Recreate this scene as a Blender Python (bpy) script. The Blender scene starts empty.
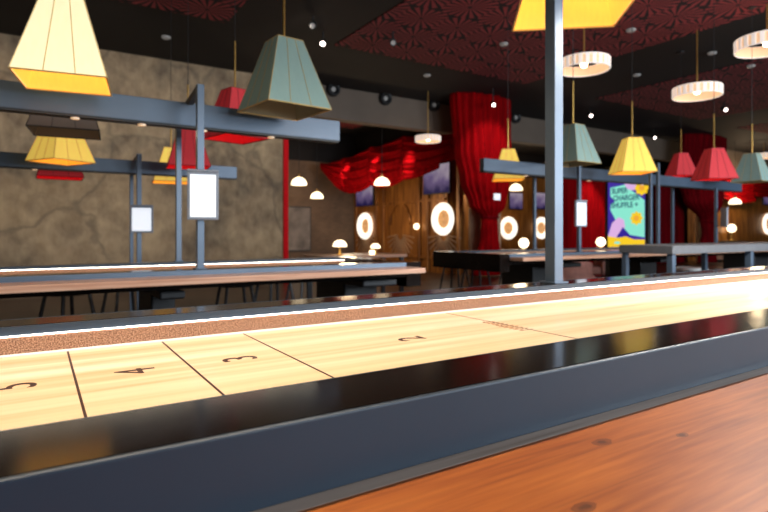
import bpy, bmesh, math, random
from mathutils import Vector, Matrix
random.seed(4)
R = math.radians
PI = math.pi
SC = bpy.context.scene
COL = SC.collection

# ------------------------------------------------------------------ camera
YAW = R(32.5); F = 548.0; HZ = 232.0; EYE = 0.963
SN, CS = math.sin(YAW), math.cos(YAW)
cam_d = bpy.data.cameras.new('camera'); cam = bpy.data.objects.new('camera', cam_d); COL.objects.link(cam)
cam.location = (0, 0, EYE); cam.rotation_euler = (R(90), 0, -YAW)
cam_d.sensor_width = 36; cam_d.lens = 36 * F / 768; cam_d.shift_y = -24 / 768
cam_d.clip_start = 0.02; cam_d.clip_end = 200
cam_d.dof.use_dof = True; cam_d.dof.focus_distance = .92; cam_d.dof.aperture_fstop = 5.6
SC.camera = cam

def at(px, py, Y):
    """point of the room seen at pixel (px, py) on the plane at distance Y across the hall"""
    u = (px - 384) / F; k = CS - u * SN
    d = Y / k
    return Vector((d * SN + u * d * CS, Y, EYE + (HZ - py) / F * d))
def atz(px, py, z):
    d = (z - EYE) * F / (HZ - py); u = (px - 384) / F
    return Vector((d * SN + u * d * CS, d * CS - u * d * SN, z))
def atx(px, py, X):
    u = (px - 384) / F; d = X / (SN + u * CS)
    return Vector((X, d * (CS - u * SN), EYE + (HZ - py) / F * d))

# ------------------------------------------------------------------ materials
def lin(c):
    return tuple((x / 12.92 if x <= .04045 else ((x + .055) / 1.055) ** 2.4) for x in [v / 255 for v in c])
def base(name):
    m = bpy.data.materials.new(name); m.use_nodes = True
    nt = m.node_tree; b = nt.nodes['Principled BSDF']
    return m, nt, b
def mat(name, col, rough=.5, metal=0, emit=None, es=0, coat=0, spec=.5, var=.0, scale=20, bump=0):
    m, nt, b = base(name)
    b.inputs['Base Color'].default_value = (*col, 1); b.inputs['Roughness'].default_value = rough
    b.inputs['Metallic'].default_value = metal; b.inputs['Specular IOR Level'].default_value = spec
    if coat: b.inputs['Coat Weight'].default_value = coat; b.inputs['Coat Roughness'].default_value = .05
    if emit: b.inputs['Emission Color'].default_value = (*emit, 1); b.inputs['Emission Strength'].default_value = es
    if var or bump:
        tc = nt.nodes.new('ShaderNodeTexCoord'); n = nt.nodes.new('ShaderNodeTexNoise')
        n.inputs['Scale'].default_value = scale; n.inputs['Detail'].default_value = 4
        nt.links.new(tc.outputs['Object'], n.inputs['Vector'])
        if var:
            r = nt.nodes.new('ShaderNodeValToRGB')
            r.color_ramp.elements[0].position = .3; r.color_ramp.elements[1].position = .7
            r.color_ramp.elements[0].color = (*[c * (1 - var) for c in col], 1)
            r.color_ramp.elements[1].color = (*[min(1, c * (1 + var)) for c in col], 1)
            nt.links.new(n.outputs['Fac'], r.inputs['Fac']); nt.links.new(r.outputs['Color'], b.inputs['Base Color'])
        if bump:
            bp = nt.nodes.new('ShaderNodeBump'); bp.inputs['Strength'].default_value = bump; bp.inputs['Distance'].default_value = .01
            nt.links.new(n.outputs['Fac'], bp.inputs['Height']); nt.links.new(bp.outputs['Normal'], b.inputs['Normal'])
    return m
def ramp(nt, src, stops):
    r = nt.nodes.new('ShaderNodeValToRGB'); e = r.color_ramp.elements
    while len(e) < len(stops): e.new(.5)
    for el, (p, c) in zip(e, stops): el.position = p; el.color = (*c, 1)
    nt.links.new(src, r.inputs['Fac']); return r.outputs['Color']
def noise(nt, scale, sv=(1, 1, 1), detail=5, coord='Object', dist=0):
    tc = nt.nodes.new('ShaderNodeTexCoord'); mp = nt.nodes.new('ShaderNodeMapping'); mp.inputs['Scale'].default_value = sv
    n = nt.nodes.new('ShaderNodeTexNoise'); n.inputs['Scale'].default_value = scale; n.inputs['Detail'].default_value = detail
    n.inputs['Distortion'].default_value = dist
    nt.links.new(tc.outputs[coord], mp.inputs['Vector']); nt.links.new(mp.outputs['Vector'], n.inputs['Vector'])
    return n.outputs['Fac']
def mix(nt, fac, a, b, mode='MIX'):
    m = nt.nodes.new('ShaderNodeMix'); m.data_type = 'RGBA'; m.blend_type = mode
    if isinstance(fac, float): m.inputs[0].default_value = fac
    else: nt.links.new(fac, m.inputs[0])
    for s, v in ((m.inputs[6], a), (m.inputs[7], b)):
        if isinstance(v, tuple): s.default_value = (*v, 1)
        else: nt.links.new(v, s)
    return m.outputs[2]
def math_n(nt, op, a, b=None):
    m = nt.nodes.new('ShaderNodeMath'); m.operation = op
    for i, v in enumerate((a, b)):
        if v is None: continue
        if isinstance(v, (int, float)): m.inputs[i].default_value = v
        else: nt.links.new(v, m.inputs[i])
    return m.outputs[0]

def wood_mat(name, dark, mid, light, rough, coat, plank=.0, grain=6, knots=False):
    m, nt, b = base(name)
    g = noise(nt, grain, (.45, 13, 13), 8, dist=.35)
    c = ramp(nt, g, [(.3, dark), (.5, mid), (.72, light)])
    if plank:
        tc = nt.nodes.new('ShaderNodeTexCoord'); sx = nt.nodes.new('ShaderNodeSeparateXYZ')
        nt.links.new(tc.outputs['Object'], sx.inputs[0])
        fl = math_n(nt, 'FLOOR', math_n(nt, 'DIVIDE', sx.outputs['Y'], plank))
        wn = nt.nodes.new('ShaderNodeTexWhiteNoise'); wn.noise_dimensions = '1D'; nt.links.new(fl, wn.inputs['W'])
        c = mix(nt, .22, c, ramp(nt, wn.outputs['Value'], [(0, dark), (1, light)]))
    if knots:
        tc = nt.nodes.new('ShaderNodeTexCoord'); sx = nt.nodes.new('ShaderNodeSeparateXYZ')
        nt.links.new(tc.outputs['Object'], sx.inputs[0])
        big = noise(nt, 2.2, (1, 2.5, 1), 3)
        c = mix(nt, .42, c, ramp(nt, big, [(.35, dark), (.65, light)]))
        fine = noise(nt, 70, (.12, 1.6, 1), 8); c = mix(nt, .28, c, ramp(nt, fine, [(.35, dark), (.65, light)]))
        for kx, ky, kr in knots:
            dx = math_n(nt, 'MULTIPLY', math_n(nt, 'SUBTRACT', sx.outputs['X'], kx), .55); dy = math_n(nt, 'SUBTRACT', sx.outputs['Y'], ky)
            r2 = math_n(nt, 'SQRT', math_n(nt, 'ADD', math_n(nt, 'MULTIPLY', dx, dx), math_n(nt, 'MULTIPLY', dy, dy)))
            r3 = math_n(nt, 'ADD', math_n(nt, 'DIVIDE', r2, kr), math_n(nt, 'MULTIPLY', math_n(nt, 'SUBTRACT', noise(nt, 90), .5), .9))
            c = mix(nt, ramp(nt, r3, [(.35, (.9, .9, .9)), (.7, (.5, .5, .5)), (1.0, (.6, .6, .6)), (1.9, (0, 0, 0))]), c, tuple(x * .35 for x in dark))
    nt.links.new(c, b.inputs['Base Color'])
    b.inputs['Roughness'].default_value = rough
    b.inputs['Coat Weight'].default_value = coat; b.inputs['Coat Roughness'].default_value = .08
    b.inputs['Specular IOR Level'].default_value = .25
    return m

def concrete_mat():
    m, nt, b = base('mottled concrete')
    a = noise(nt, .55, (1, 1, 1.2), 8, dist=.8); f = noise(nt, 3.0, (1, 1, 1), 10, dist=.5); l = noise(nt, 9, (1, 1, .6), 8)
    c = ramp(nt, a, [(.32, lin((74, 58, 44))), (.5, lin((150, 122, 90))), (.66, lin((204, 172, 130)))])
    d = ramp(nt, f, [(.35, lin((76, 62, 50))), (.6, lin((166, 144, 114)))])
    c = mix(nt, .5, c, d)
    e = ramp(nt, l, [(.3, lin((80, 72, 64))), (.55, lin((150, 138, 120))), (.8, lin((205, 185, 150)))])
    c = mix(nt, .28, c, e)
    # a few thin cracks
    tc = nt.nodes.new('ShaderNodeTexCoord'); v = nt.nodes.new('ShaderNodeTexVoronoi'); v.feature = 'DISTANCE_TO_EDGE'
    v.inputs['Scale'].default_value = .42
    mp = nt.nodes.new('ShaderNodeVectorMath'); mp.operation = 'ADD'
    n2 = nt.nodes.new('ShaderNodeTexNoise'); n2.inputs['Scale'].default_value = 1.2; n2.inputs['Detail'].default_value = 6
    nt.links.new(tc.outputs['Object'], n2.inputs['Vector']); nt.links.new(tc.outputs['Object'], mp.inputs[0]); nt.links.new(n2.outputs['Color'], mp.inputs[1])
    nt.links.new(mp.outputs[0], v.inputs['Vector'])
    cr = ramp(nt, v.outputs['Distance'], [(0, (.45, .45, .45)), (.022, (0, 0, 0))])
    c = mix(nt, cr, c, lin((66, 60, 54)))
    nt.links.new(c, b.inputs['Base Color']); b.inputs['Roughness'].default_value = .85
    return m

def sunburst_mat():
    m, nt, b = base('red sunburst carpet panel')
    tc = nt.nodes.new('ShaderNodeTexCoord'); sx = nt.nodes.new('ShaderNodeSeparateXYZ'); nt.links.new(tc.outputs['Object'], sx.inputs[0])
    P = .62
    row = math_n(nt, 'FLOOR', math_n(nt, 'DIVIDE', sx.outputs['Y'], P))
    off = math_n(nt, 'MULTIPLY', math_n(nt, 'MODULO', row, 2.0), P / 2)
    x = math_n(nt, 'SUBTRACT', math_n(nt, 'FLOORED_MODULO', math_n(nt, 'ADD', sx.outputs['X'], off), P), P / 2)
    y = math_n(nt, 'SUBTRACT', math_n(nt, 'FLOORED_MODULO', sx.outputs['Y'], P), P / 2)
    th = math_n(nt, 'ARCTAN2', y, x)
    ray = math_n(nt, 'SINE', math_n(nt, 'MULTIPLY', th, 18.0))
    rr = math_n(nt, 'SQRT', math_n(nt, 'ADD', math_n(nt, 'MULTIPLY', x, x), math_n(nt, 'MULTIPLY', y, y)))
    k = math_n(nt, 'MULTIPLY', math_n(nt, 'GREATER_THAN', ray, -.15), math_n(nt, 'LESS_THAN', rr, .36))
    k = math_n(nt, 'MULTIPLY', k, math_n(nt, 'GREATER_THAN', rr, .03))
    c = mix(nt, k, lin((32, 11, 13)), lin((152, 54, 58)))
    nt.links.new(c, b.inputs['Base Color']); b.inputs['Roughness'].default_value = .9
    return m

def brick_mat():
    m, nt, b = base('old brick wall')
    tc = nt.nodes.new('ShaderNodeTexCoord'); mp = nt.nodes.new('ShaderNodeMapping'); mp.inputs['Rotation'].default_value = (R(90), 0, 0)
    br = nt.nodes.new('ShaderNodeTexBrick'); br.inputs['Scale'].default_value = 4
    br.inputs['Color1'].default_value = (*lin((112, 84, 66)), 1); br.inputs['Color2'].default_value = (*lin((88, 66, 52)), 1)
    br.inputs['Mortar'].default_value = (*lin((100, 86, 72)), 1)
    nt.links.new(tc.outputs['Object'], mp.inputs['Vector']); nt.links.new(mp.outputs['Vector'], br.inputs['Vector'])
    c = mix(nt, .5, br.outputs['Color'], ramp(nt, noise(nt, 1.3, detail=7), [(.3, lin((70, 56, 46))), (.7, lin((140, 112, 88)))]))
    nt.links.new(c, b.inputs['Base Color']); b.inputs['Roughness'].default_value = .9
    return m

def gold_mat():
    m, nt, b = base('gilded timber')
    c = ramp(nt, noise(nt, 2.5, (5, 5, .5), 6), [(.3, lin((104, 62, 26))), (.55, lin((168, 108, 48))), (.75, lin((206, 146, 70)))])
    nt.links.new(c, b.inputs['Base Color']); b.inputs['Roughness'].default_value = .4; b.inputs['Metallic'].default_value = .25
    return m

def screen_mat():
    m, nt, b = base('misty video picture')
    tc = nt.nodes.new('ShaderNodeTexCoord'); sx = nt.nodes.new('ShaderNodeSeparateXYZ'); nt.links.new(tc.outputs['Object'], sx.inputs[0])
    v = math_n(nt, 'ADD', math_n(nt, 'MULTIPLY', sx.outputs['Z'], 1.1), math_n(nt, 'MULTIPLY', noise(nt, 3.5), .95))
    c = ramp(nt, v, [(.1, lin((30, 22, 70))), (.45, lin((110, 92, 130))), (.75, lin((165, 150, 165)))])
    b.inputs['Base Color'].default_value = (.01, .01, .02, 1); b.inputs['Roughness'].default_value = .5; b.inputs['Specular IOR Level'].default_value = .1
    nt.links.new(c, b.inputs['Emission Color']); b.inputs['Emission Strength'].default_value = .75
    return m

def velvet(name, col, dark):
    m, nt, b = base(name)
    c = ramp(nt, noise(nt, 3, (6, 6, .4), 4), [(.3, dark), (.7, col)])
    nt.links.new(c, b.inputs['Base Color']); b.inputs['Roughness'].default_value = .85
    b.inputs['Specular IOR Level'].default_value = .05
    return m

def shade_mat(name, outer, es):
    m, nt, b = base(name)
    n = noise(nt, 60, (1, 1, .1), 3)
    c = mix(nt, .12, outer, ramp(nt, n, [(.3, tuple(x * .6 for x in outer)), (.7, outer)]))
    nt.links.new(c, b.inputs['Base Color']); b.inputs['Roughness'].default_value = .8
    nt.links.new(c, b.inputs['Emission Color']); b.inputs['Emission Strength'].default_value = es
    return m

def cork_mat():
    m, nt, b = base('speckled cork')
    n = noise(nt, 380, detail=3); c = ramp(nt, n, [(.36, lin((100, 68, 50))), (.5, lin((148, 108, 82))), (.64, lin((188, 146, 118)))])
    nt.links.new(c, b.inputs['Base Color']); b.inputs['Roughness'].default_value = .9
    return m

M = dict(
    steel=mat('blue grey powder coated steel', lin((82, 98, 116)), .36, .22, spec=.55, var=.06, scale=6),
    skirt=mat('slate blue painted skirt', lin((38, 51, 64)), .42, .0, spec=.35, var=.06, scale=5),
    blackgloss=mat('black lacquered rail', (.008, .005, .004), .13, 0, spec=.14, coat=0, var=.2, scale=3),
    black=mat('matt black', (.012, .012, .013), .5, var=.2),
    tablegrey=mat('grey laminate', lin((96, 98, 102)), .5, var=.1),
    darkmetal=mat('dark steel', (.03, .032, .036), .45, .3, var=.2),
    brass=mat('brass', lin((205, 160, 85)), .3, .8, var=.1),
    led=mat('white led strip', (1, .95, .85), .5, emit=(1, .94, .85), es=9),
    cork=cork_mat(),
    maple=wood_mat('lacquered maple', lin((220, 168, 118)), lin((235, 198, 156)), lin((243, 216, 184)), .4, .08, plank=.045, grain=2.2),
    ink=mat('burnt in markings', lin((60, 26, 14)), .6, var=.3, scale=80),
    faded=mat('faded brown markings', lin((150, 90, 52)), .6, var=.3, scale=80),
    walnut=wood_mat('varnished orange brown timber', lin((118, 54, 14)), lin((166, 84, 24)), lin((190, 110, 42)), .42, .0, plank=.13, grain=9, knots=tuple((q.x + .62, q.y - .5, r) for q, r in ((atz(602, 442, .7022), .0085), (atz(682, 435, .7022), .006), (atz(585, 507, .7022), .009)))),
    walnut_plain=wood_mat('pinkish brown timber', lin((168, 118, 92)), lin((196, 150, 124)), lin((216, 180, 156)), .35, .2, grain=5),
    shadow_strip=wood_mat('grey brown shadow strip', lin((164, 138, 120)), lin((190, 164, 146)), lin((206, 184, 166)), .35, .2, grain=6),  # grey-brown tone stands in for the rail's shadow on the ledge
    concrete=concrete_mat(), sun=sunburst_mat(), brick=brick_mat(), gold=gold_mat(), video=screen_mat(),
    ceil=mat('black ceiling paint', lin((22, 15, 13)), .8, var=.15, scale=2),
    header=mat('grey plaster', lin((112, 98, 86)), .8, var=.06, scale=3),
    floor=wood_mat('dark floorboards', lin((40, 26, 20)), lin((62, 42, 32)), lin((84, 60, 46)), .35, .1, plank=.14, grain=3),
    plaster=mat('dark plaster', lin((60, 50, 46)), .85, var=.1, scale=2),
    daywall=mat('pale plaster', lin((140, 134, 128)), .85, var=.05, scale=2),
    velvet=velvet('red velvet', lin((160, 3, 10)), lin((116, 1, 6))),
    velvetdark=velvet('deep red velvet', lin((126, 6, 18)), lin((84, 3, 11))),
    redpaint=mat('red painted steel', lin((205, 6, 20)), .7, spec=.15, var=.1),
    pale=mat('pale timber panel', lin((196, 160, 128)), .6, var=.12, scale=4),
    pink=mat('dusty pink upholstery', lin((190, 132, 118)), .85, var=.15, scale=14),
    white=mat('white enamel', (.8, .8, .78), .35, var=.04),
    tablet=mat('white lit panel', (.8, .84, .9), .4, emit=(.88, .93, 1), es=.62, var=.01),
    tabletframe=mat('grey plastic frame', lin((130, 136, 146)), .45, var=.05),
    glow=mat('warm opal glass', (1, .9, .7), .4, emit=(1, .80, .50), es=3.2),
    bulb=mat('warm bulb', (1, .9, .6), .4, emit=(1, .78, .4), es=14),
    coolbulb=mat('small lit bulb', (1, .95, .85), .4, emit=(1, .55, .25), es=.5),
    ringwhite=mat('white pleated slat', (.85, .8, .74), .6, emit=(1, .9, .82), es=.5),
    ringwarm=mat('warm lit inner ring', lin((232, 186, 146)), .6, emit=(1, .70, .46), es=.5),
    discwhite=mat('opal white glass ring', (1, .95, .85), .4, emit=(1, .93, .78), es=1.35),
    discamber=mat('amber centre', (.10, .05, .02), .8, emit=(1, .50, .20), es=.78, spec=.1),
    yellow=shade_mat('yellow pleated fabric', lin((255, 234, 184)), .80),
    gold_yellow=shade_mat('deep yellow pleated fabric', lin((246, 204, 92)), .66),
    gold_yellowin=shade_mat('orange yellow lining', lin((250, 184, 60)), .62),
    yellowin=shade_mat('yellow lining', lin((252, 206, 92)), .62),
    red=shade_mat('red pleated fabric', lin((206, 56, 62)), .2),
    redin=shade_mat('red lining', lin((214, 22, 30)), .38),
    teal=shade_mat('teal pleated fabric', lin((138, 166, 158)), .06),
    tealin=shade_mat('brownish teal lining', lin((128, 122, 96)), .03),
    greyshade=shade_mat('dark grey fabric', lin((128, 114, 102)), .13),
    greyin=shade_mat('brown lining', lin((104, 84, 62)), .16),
    goldtrim=mat('gold piping', lin((206, 176, 110)), .5, .2, var=.1),
    redtrim=mat('dark red piping', lin((120, 28, 34)), .6, var=.1),
    spot=mat('lit spotlight lens', (1, .9, .85), .3, emit=(1, .82, .74), es=8),
    lens=mat('pale lens', (.30, .29, .28), .4, emit=(1, .95, .9), es=.06),
    a_purple=mat('screen violet', (0, 0, 0), .3, emit=lin((66, 48, 160)), es=1),
    a_mint=mat('screen mint', (0, 0, 0), .3, emit=lin((140, 232, 208)), es=1),
    a_pink=mat('screen lilac', (0, 0, 0), .3, emit=lin((222, 178, 228)), es=1),
    a_yellow=mat('screen yellow', (0, 0, 0), .3, emit=lin((250, 206, 40)), es=1),
    a_orange=mat('screen orange', (0, 0, 0), .3, emit=lin((240, 170, 60)), es=1),
    a_text=mat('screen dark teal lettering', (0, 0, 0), .3, emit=lin((40, 92, 110)), es=1),
    a_blue=mat('screen deep blue', (0, 0, 0), .3, emit=lin((52, 36, 150)), es=1),
    poster=mat('faded grey poster', lin((120, 108, 100)), .7, var=.5, scale=2.5),
)

# ------------------------------------------------------------------ mesh builder
class MB:
    def __init__(s): s.bm = bmesh.new(); s.mi = 0
    def _tag(s, faces):
        for f in faces: f.material_index = s.mi
    def box(s, x0, x1, y0, y1, z0, z1):
        vs = [s.bm.verts.new((x, y, z)) for z in (z0, z1) for y in (y0, y1) for x in (x0, x1)]
        fs = [s.bm.faces.new([vs[i] for i in q]) for q in ((0, 2, 3, 1), (4, 5, 7, 6), (0, 1, 5, 4), (2, 6, 7, 3), (0, 4, 6, 2), (1, 3, 7, 5))]
        s._tag(fs); return s
    def frustum(s, c, b, t, h, bx=None):
        """square frustum, half sizes b below and t above"""
        x, y, z = c
        lo = [s.bm.verts.new((x + i * b, y + j * b, z)) for i, j in ((-1, -1), (1, -1), (1, 1), (-1, 1))]
        hi = [s.bm.verts.new((x + i * t, y + j * t, z + h)) for i, j in ((-1, -1), (1, -1), (1, 1), (-1, 1))]
        fs = [s.bm.faces.new(lo[::-1]), s.bm.faces.new(hi)]
        for k in range(4): fs.append(s.bm.faces.new((lo[k], lo[(k + 1) % 4], hi[(k + 1) % 4], hi[k])))
        s._tag(fs); return s
    def lathe(s, prof, c=(0, 0, 0), n=24, axis='Z', closed=False):
        rings = []
        for r, z in prof:
            ring = []
            for k in range(n):
                a = 2 * PI * k / n; p = (r * math.cos(a), r * math.sin(a), z)
                if axis == 'Y': p = (p[0], -p[2], p[1])       # profile height runs towards -y
                if axis == 'X': p = (-p[2], p[0], p[1])       # profile height runs towards -x
                ring.append(s.bm.verts.new((p[0] + c[0], p[1] + c[1], p[2] + c[2])))
            rings.append(ring)
        fs = []
        m = len(rings)
        for i in range(m if closed else m - 1):
            a, b = rings[i], rings[(i + 1) % m]
            for k in range(n): fs.append(s.bm.faces.new((a[k], a[(k + 1) % n], b[(k + 1) % n], b[k])))
        if not closed:
            fs.append(s.bm.faces.new(rings[0][::-1])); fs.append(s.bm.faces.new(rings[-1]))
        s._tag(fs); return s
    def tube(s, pts, r, n=8, close=False):
        pts = [Vector(p) for p in pts]; rings = []
        N = len(pts)
        for i, p in enumerate(pts):
            if close: t = pts[(i + 1) % N] - pts[i - 1]
            else: t = pts[min(i + 1, N - 1)] - pts[max(i - 1, 0)]
            t.normalize(); up = Vector((0, 0, 1)) if abs(t.z) < .9 else Vector((1, 0, 0))
            a = t.cross(up).normalized(); b = t.cross(a)
            rings.append([s.bm.verts.new(p + r * (math.cos(2 * PI * k / n) * a + math.sin(2 * PI * k / n) * b)) for k in range(n)])
        fs = []
        for i in range(N if close else N - 1):
            a, b = rings[i], rings[(i + 1) % N]
            for k in range(n): fs.append(s.bm.faces.new((a[k], b[k], b[(k + 1) % n], a[(k + 1) % n])))
        if not close: fs.append(s.bm.faces.new(rings[0])); fs.append(s.bm.faces.new(rings[-1][::-1]))
        s._tag(fs); return s
    def bar(s, a, b, w, h):
        """rectangular bar between two points, w sideways and h tall"""
        a, b = Vector(a), Vector(b); t = (b - a).normalized()
        up = Vector((0, 0, 1)) if abs(t.z) < .95 else Vector((0, 1, 0))
        sx = t.cross(up).normalized() * w / 2; sy = sx.cross(t).normalized() * h / 2
        vs = [s.bm.verts.new(p + i * sx + j * sy) for p in (a, b) for i, j in ((-1, -1), (1, -1), (1, 1), (-1, 1))]
        fs = [s.bm.faces.new(vs[0:4][::-1]), s.bm.faces.new(vs[4:8])]
        for k in range(4): fs.append(s.bm.faces.new((vs[k], vs[(k + 1) % 4], vs[4 + (k + 1) % 4], vs[4 + k])))
        s._tag(fs); return s
    def grid(s, fn, nu, nv, wrap=False, cap=False):
        g = [[s.bm.verts.new(fn(i / nu, j / nv)) for i in range(nu if wrap else nu + 1)] for j in range(nv + 1)]
        fs = []; n = len(g[0])
        for j in range(nv):
            for i in range(n if wrap else n - 1):
                fs.append(s.bm.faces.new((g[j][i], g[j][(i + 1) % n], g[j + 1][(i + 1) % n], g[j + 1][i])))
        if cap: fs.append(s.bm.faces.new(g[0][::-1])); fs.append(s.bm.faces.new(g[-1]))
        s._tag(fs); return s
    def prism(s, pts, d, mtx=None):
        """flat outline in xy pushed d along z"""
        lo = [Vector((x, y, 0)) for x, y in pts]; hi = [Vector((x, y, d)) for x, y in pts]
        if mtx: lo = [mtx @ v for v in lo]; hi = [mtx @ v for v in hi]
        lo = [s.bm.verts.new(v) for v in lo]; hi = [s.bm.verts.new(v) for v in hi]; n = len(lo)
        fs = [s.bm.faces.new(lo[::-1]), s.bm.faces.new(hi)]
        for k in range(n): fs.append(s.bm.faces.new((lo[k], lo[(k + 1) % n], hi[(k + 1) % n], hi[k])))
        s._tag(fs); return s
    def text(s, txt, size, mtx, ext=.0006, sx=1.0, bold=0):
        cu = bpy.data.curves.new('t', 'FONT'); cu.body = txt; cu.size = size; cu.align_x = 'CENTER'; cu.align_y = 'CENTER'; cu.extrude = ext; cu.offset = bold; cu.space_line = .9
        o = bpy.data.objects.new('t', cu); COL.objects.link(o)
        me = bpy.data.meshes.new_from_object(o.evaluated_get(bpy.context.evaluated_depsgraph_get()))
        me.transform(mtx @ Matrix.Diagonal((sx, 1, 1, 1)))
        k = len(s.bm.faces); s.bm.from_mesh(me); s.bm.faces.ensure_lookup_table()
        s._tag(s.bm.faces[k:]); bpy.data.objects.remove(o); bpy.data.curves.remove(cu); bpy.data.meshes.remove(me)
        return s
    def build(s, name, m, parent=None, bevel=0, smooth=False, off=None):
        if off is not None: bmesh.ops.translate(s.bm, verts=s.bm.verts, vec=-Vector(off))
        bmesh.ops.recalc_face_normals(s.bm, faces=s.bm.faces)
        me = bpy.data.meshes.new(name); s.bm.to_mesh(me); s.bm.free()
        for x in (m if isinstance(m, (list, tuple)) else [m]): me.materials.append(M[x])
        if smooth:
            for p in me.polygons: p.use_smooth = True
        o = bpy.data.objects.new(name, me); COL.objects.link(o)
        if parent: o.parent = parent
        if bevel:
            b = o.modifiers.new('bevel', 'BEVEL'); b.width = bevel; b.segments = 2; b.limit_method = 'ANGLE'
        return o

def tag(o, label, cat, group=None):
    o['label'] = label; o['category'] = cat
    if group: o['group'] = group
    return o
def thing(name, label, cat, loc=(0, 0, 0), rz=0, group=None):
    o = bpy.data.objects.new(name, None); COL.objects.link(o); o.location = loc; o.rotation_euler = (0, 0, rz); o.empty_display_size = .1
    return tag(o, label, cat, group)
def struct(o):
    o['kind'] = 'structure'; return o
def origin(o, c):
    """move a mesh object's origin to c without moving the mesh"""
    o.data.transform(Matrix.Translation(-Vector(c))); o.location = c; return o
def dup(root, loc, rz, label):
    r = root.copy(); COL.objects.link(r); r.location = loc; r.rotation_euler = (0, 0, rz); r['label'] = label
    for ch in list(root.children):
        c = ch.copy(); COL.objects.link(c); c.parent = r
        for g in list(ch.children):
            d = g.copy(); COL.objects.link(d); d.parent = c
    return r

# ------------------------------------------------------------------ the hall
CZ = 3.82; BW = 9.6
X0, X1, Y0, Y1 = -4.0, 26.0, -4.0, 15.0
struct(MB().box(X0 - .2, X1 + .2, Y0 - .2, Y1 + .2, -.1, 0).build('floor', 'floor'))
struct(MB().box(X0 - .2, X1 + .2, Y0 - .2, Y1 + .2, CZ, CZ + .1).build('ceiling', 'ceil'))
struct(MB().box(X0, at(283, 0, BW).x, BW, BW + .25, 0, CZ).build('wall_back', 'concrete'))
struct(MB().box(at(283, 0, BW).x, X1, BW, BW + .25, 3.19, CZ).build('wall_header', 'header', bevel=.01))
struct(MB().box(X0 - .2, X0, Y0, Y1, 0, CZ).build('wall_left', 'plaster'))
struct(MB().box(X1, X1 + .2, Y0, Y1, 0, CZ).build('wall_right', 'plaster'))
struct(MB().box(X0, X1, Y1, Y1 + .2, 0, CZ).build('wall_far', 'plaster'))
# street side wall with its row of big windows, behind the camera
wf = MB()
wins = [(-2.6, .4), (1.2, 4.2), (5.0, 8.0), (8.8, 11.8)]
wf.box(X0, X1, Y0 - .2, Y0, 0, .7).box(X0, X1, Y0 - .2, Y0, 3.3, CZ)
ed = [X0] + [v for w in wins for v in w] + [X1]
for k in range(0, len(ed), 2): wf.box(ed[k], ed[k + 1], Y0 - .2, Y0, .7, 3.3)
struct(wf.build('wall_front', 'daywall'))
for k, (a, b) in enumerate(wins):
    w = MB().box(a, a + .06, Y0 - .12, Y0 - .04, .7, 3.3).box(b - .06, b, Y0 - .12, Y0 - .04, .7, 3.3).box(a, b, Y0 - .12, Y0 - .04, .7, .76).box(a, b, Y0 - .12, Y0 - .04, 3.24, 3.3).box((a + b) / 2 - .03, (a + b) / 2 + .03, Y0 - .12, Y0 - .04, .76, 3.24)
    struct(w.build('window_%d' % (k + 1), 'darkmetal'))
# patterned ceiling fields
n = 0
for a, b, c, d in ((-1.95, 2.2, 1.5, 7.45), (3.85, 7.95, 1.5, 7.45), (10.1, 14.2, 1.5, 7.45), (16.2, 20.2, 1.5, 7.45), (4.6, 7.4, 10.0, 13.2)):
    n += 1; struct(MB().box(a, b, c, d, CZ - .012, CZ).build('trim_%d' % n, 'sun'))
# red steel post that closes the concrete wall
struct(MB().box(at(283, 0, BW).x, at(287.5, 0, BW).x, BW - .05, BW + .25, 0, 3.19).build('trim_6', 'redpaint', bevel=.005))
# back room: brick end wall and the gilded partition
struct(MB().box(3.5, 8.0, 14.1, 14.3, 0, 2.95).build('wall_brick', 'brick'))
struct(MB().box(8.0, 8.5, BW + .25, 14.3, 0, 2.95).build('wall_partition', 'gold'))
struct(MB().box(8.5, 18.0, 14.0, 14.2, 0, 2.95).build('wall_gold', 'gold'))
struct(MB().box(3.5, 8.5, 14.1, 14.3, 2.95, CZ).box(7.98, 8.5, BW + .25, 14.1, 2.95, CZ).box(8.5, 18.0, 13.98, 14.2, 2.95, CZ).build('trim_14', 'ceil'))
struct(MB().box(18.6, 25.9, BW + .3, BW + .5, 0, CZ).build('wall_side_gold', 'gold'))
# mouldings and sun rays on the partition
mo = MB()
DY1, DY2 = atx(444, 219, 7.99).y, atx(366, 226, 7.99).y
for y in (DY1 - .55, DY1 + .6, DY1 + .95, DY2 - .95, DY2 - .6, DY2 + .55): mo.box(7.94, 8.0, y - .05, y + .05, 0, 2.9)
for z in (.35, 1.72, 2.35): mo.box(7.95, 8.0, 9.9, 14.05, z - .035, z + .035)
struct(mo.build('trim_7', 'gold', bevel=.008))
ra = MB()
for yc in (DY1, (DY1 + DY2) / 2, DY2):
    for k in range(13):
        a = PI + PI * (k + .5) / 13 + .0
        p = Vector((7.97, yc + .14 * math.cos(a), .9 + .14 * math.sin(a))); q = Vector((7.97, yc + .62 * math.cos(a), .9 + .62 * math.sin(a)))
        ra.bar(p, q, .03, .02)
struct(ra.build('trim_8', 'pale'))
# pale timber panels flanking the hanging curtain tails
n = 8
for px0, px1, yy in ((471, 481, 9.2), (493, 501, 9.2), (698, 704, 9.2), (711, 716, 9.2)):
    n += 1; struct(MB().box(at(px0, 0, yy).x, at(px1, 0, yy).x, yy, yy + .08, 0, 1.5).build('trim_%d' % n, 'pale', bevel=.01))
# arch moulding on the partition
ar = MB(); ar.tube([(7.96, (DY1 + DY2) / 2 + .45 * math.cos(PI * k / 16), 1.15 + .55 * math.sin(PI * k / 16)) for k in range(17)], .025, 6)
struct(ar.build('trim_13', 'gold', smooth=True))

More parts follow.
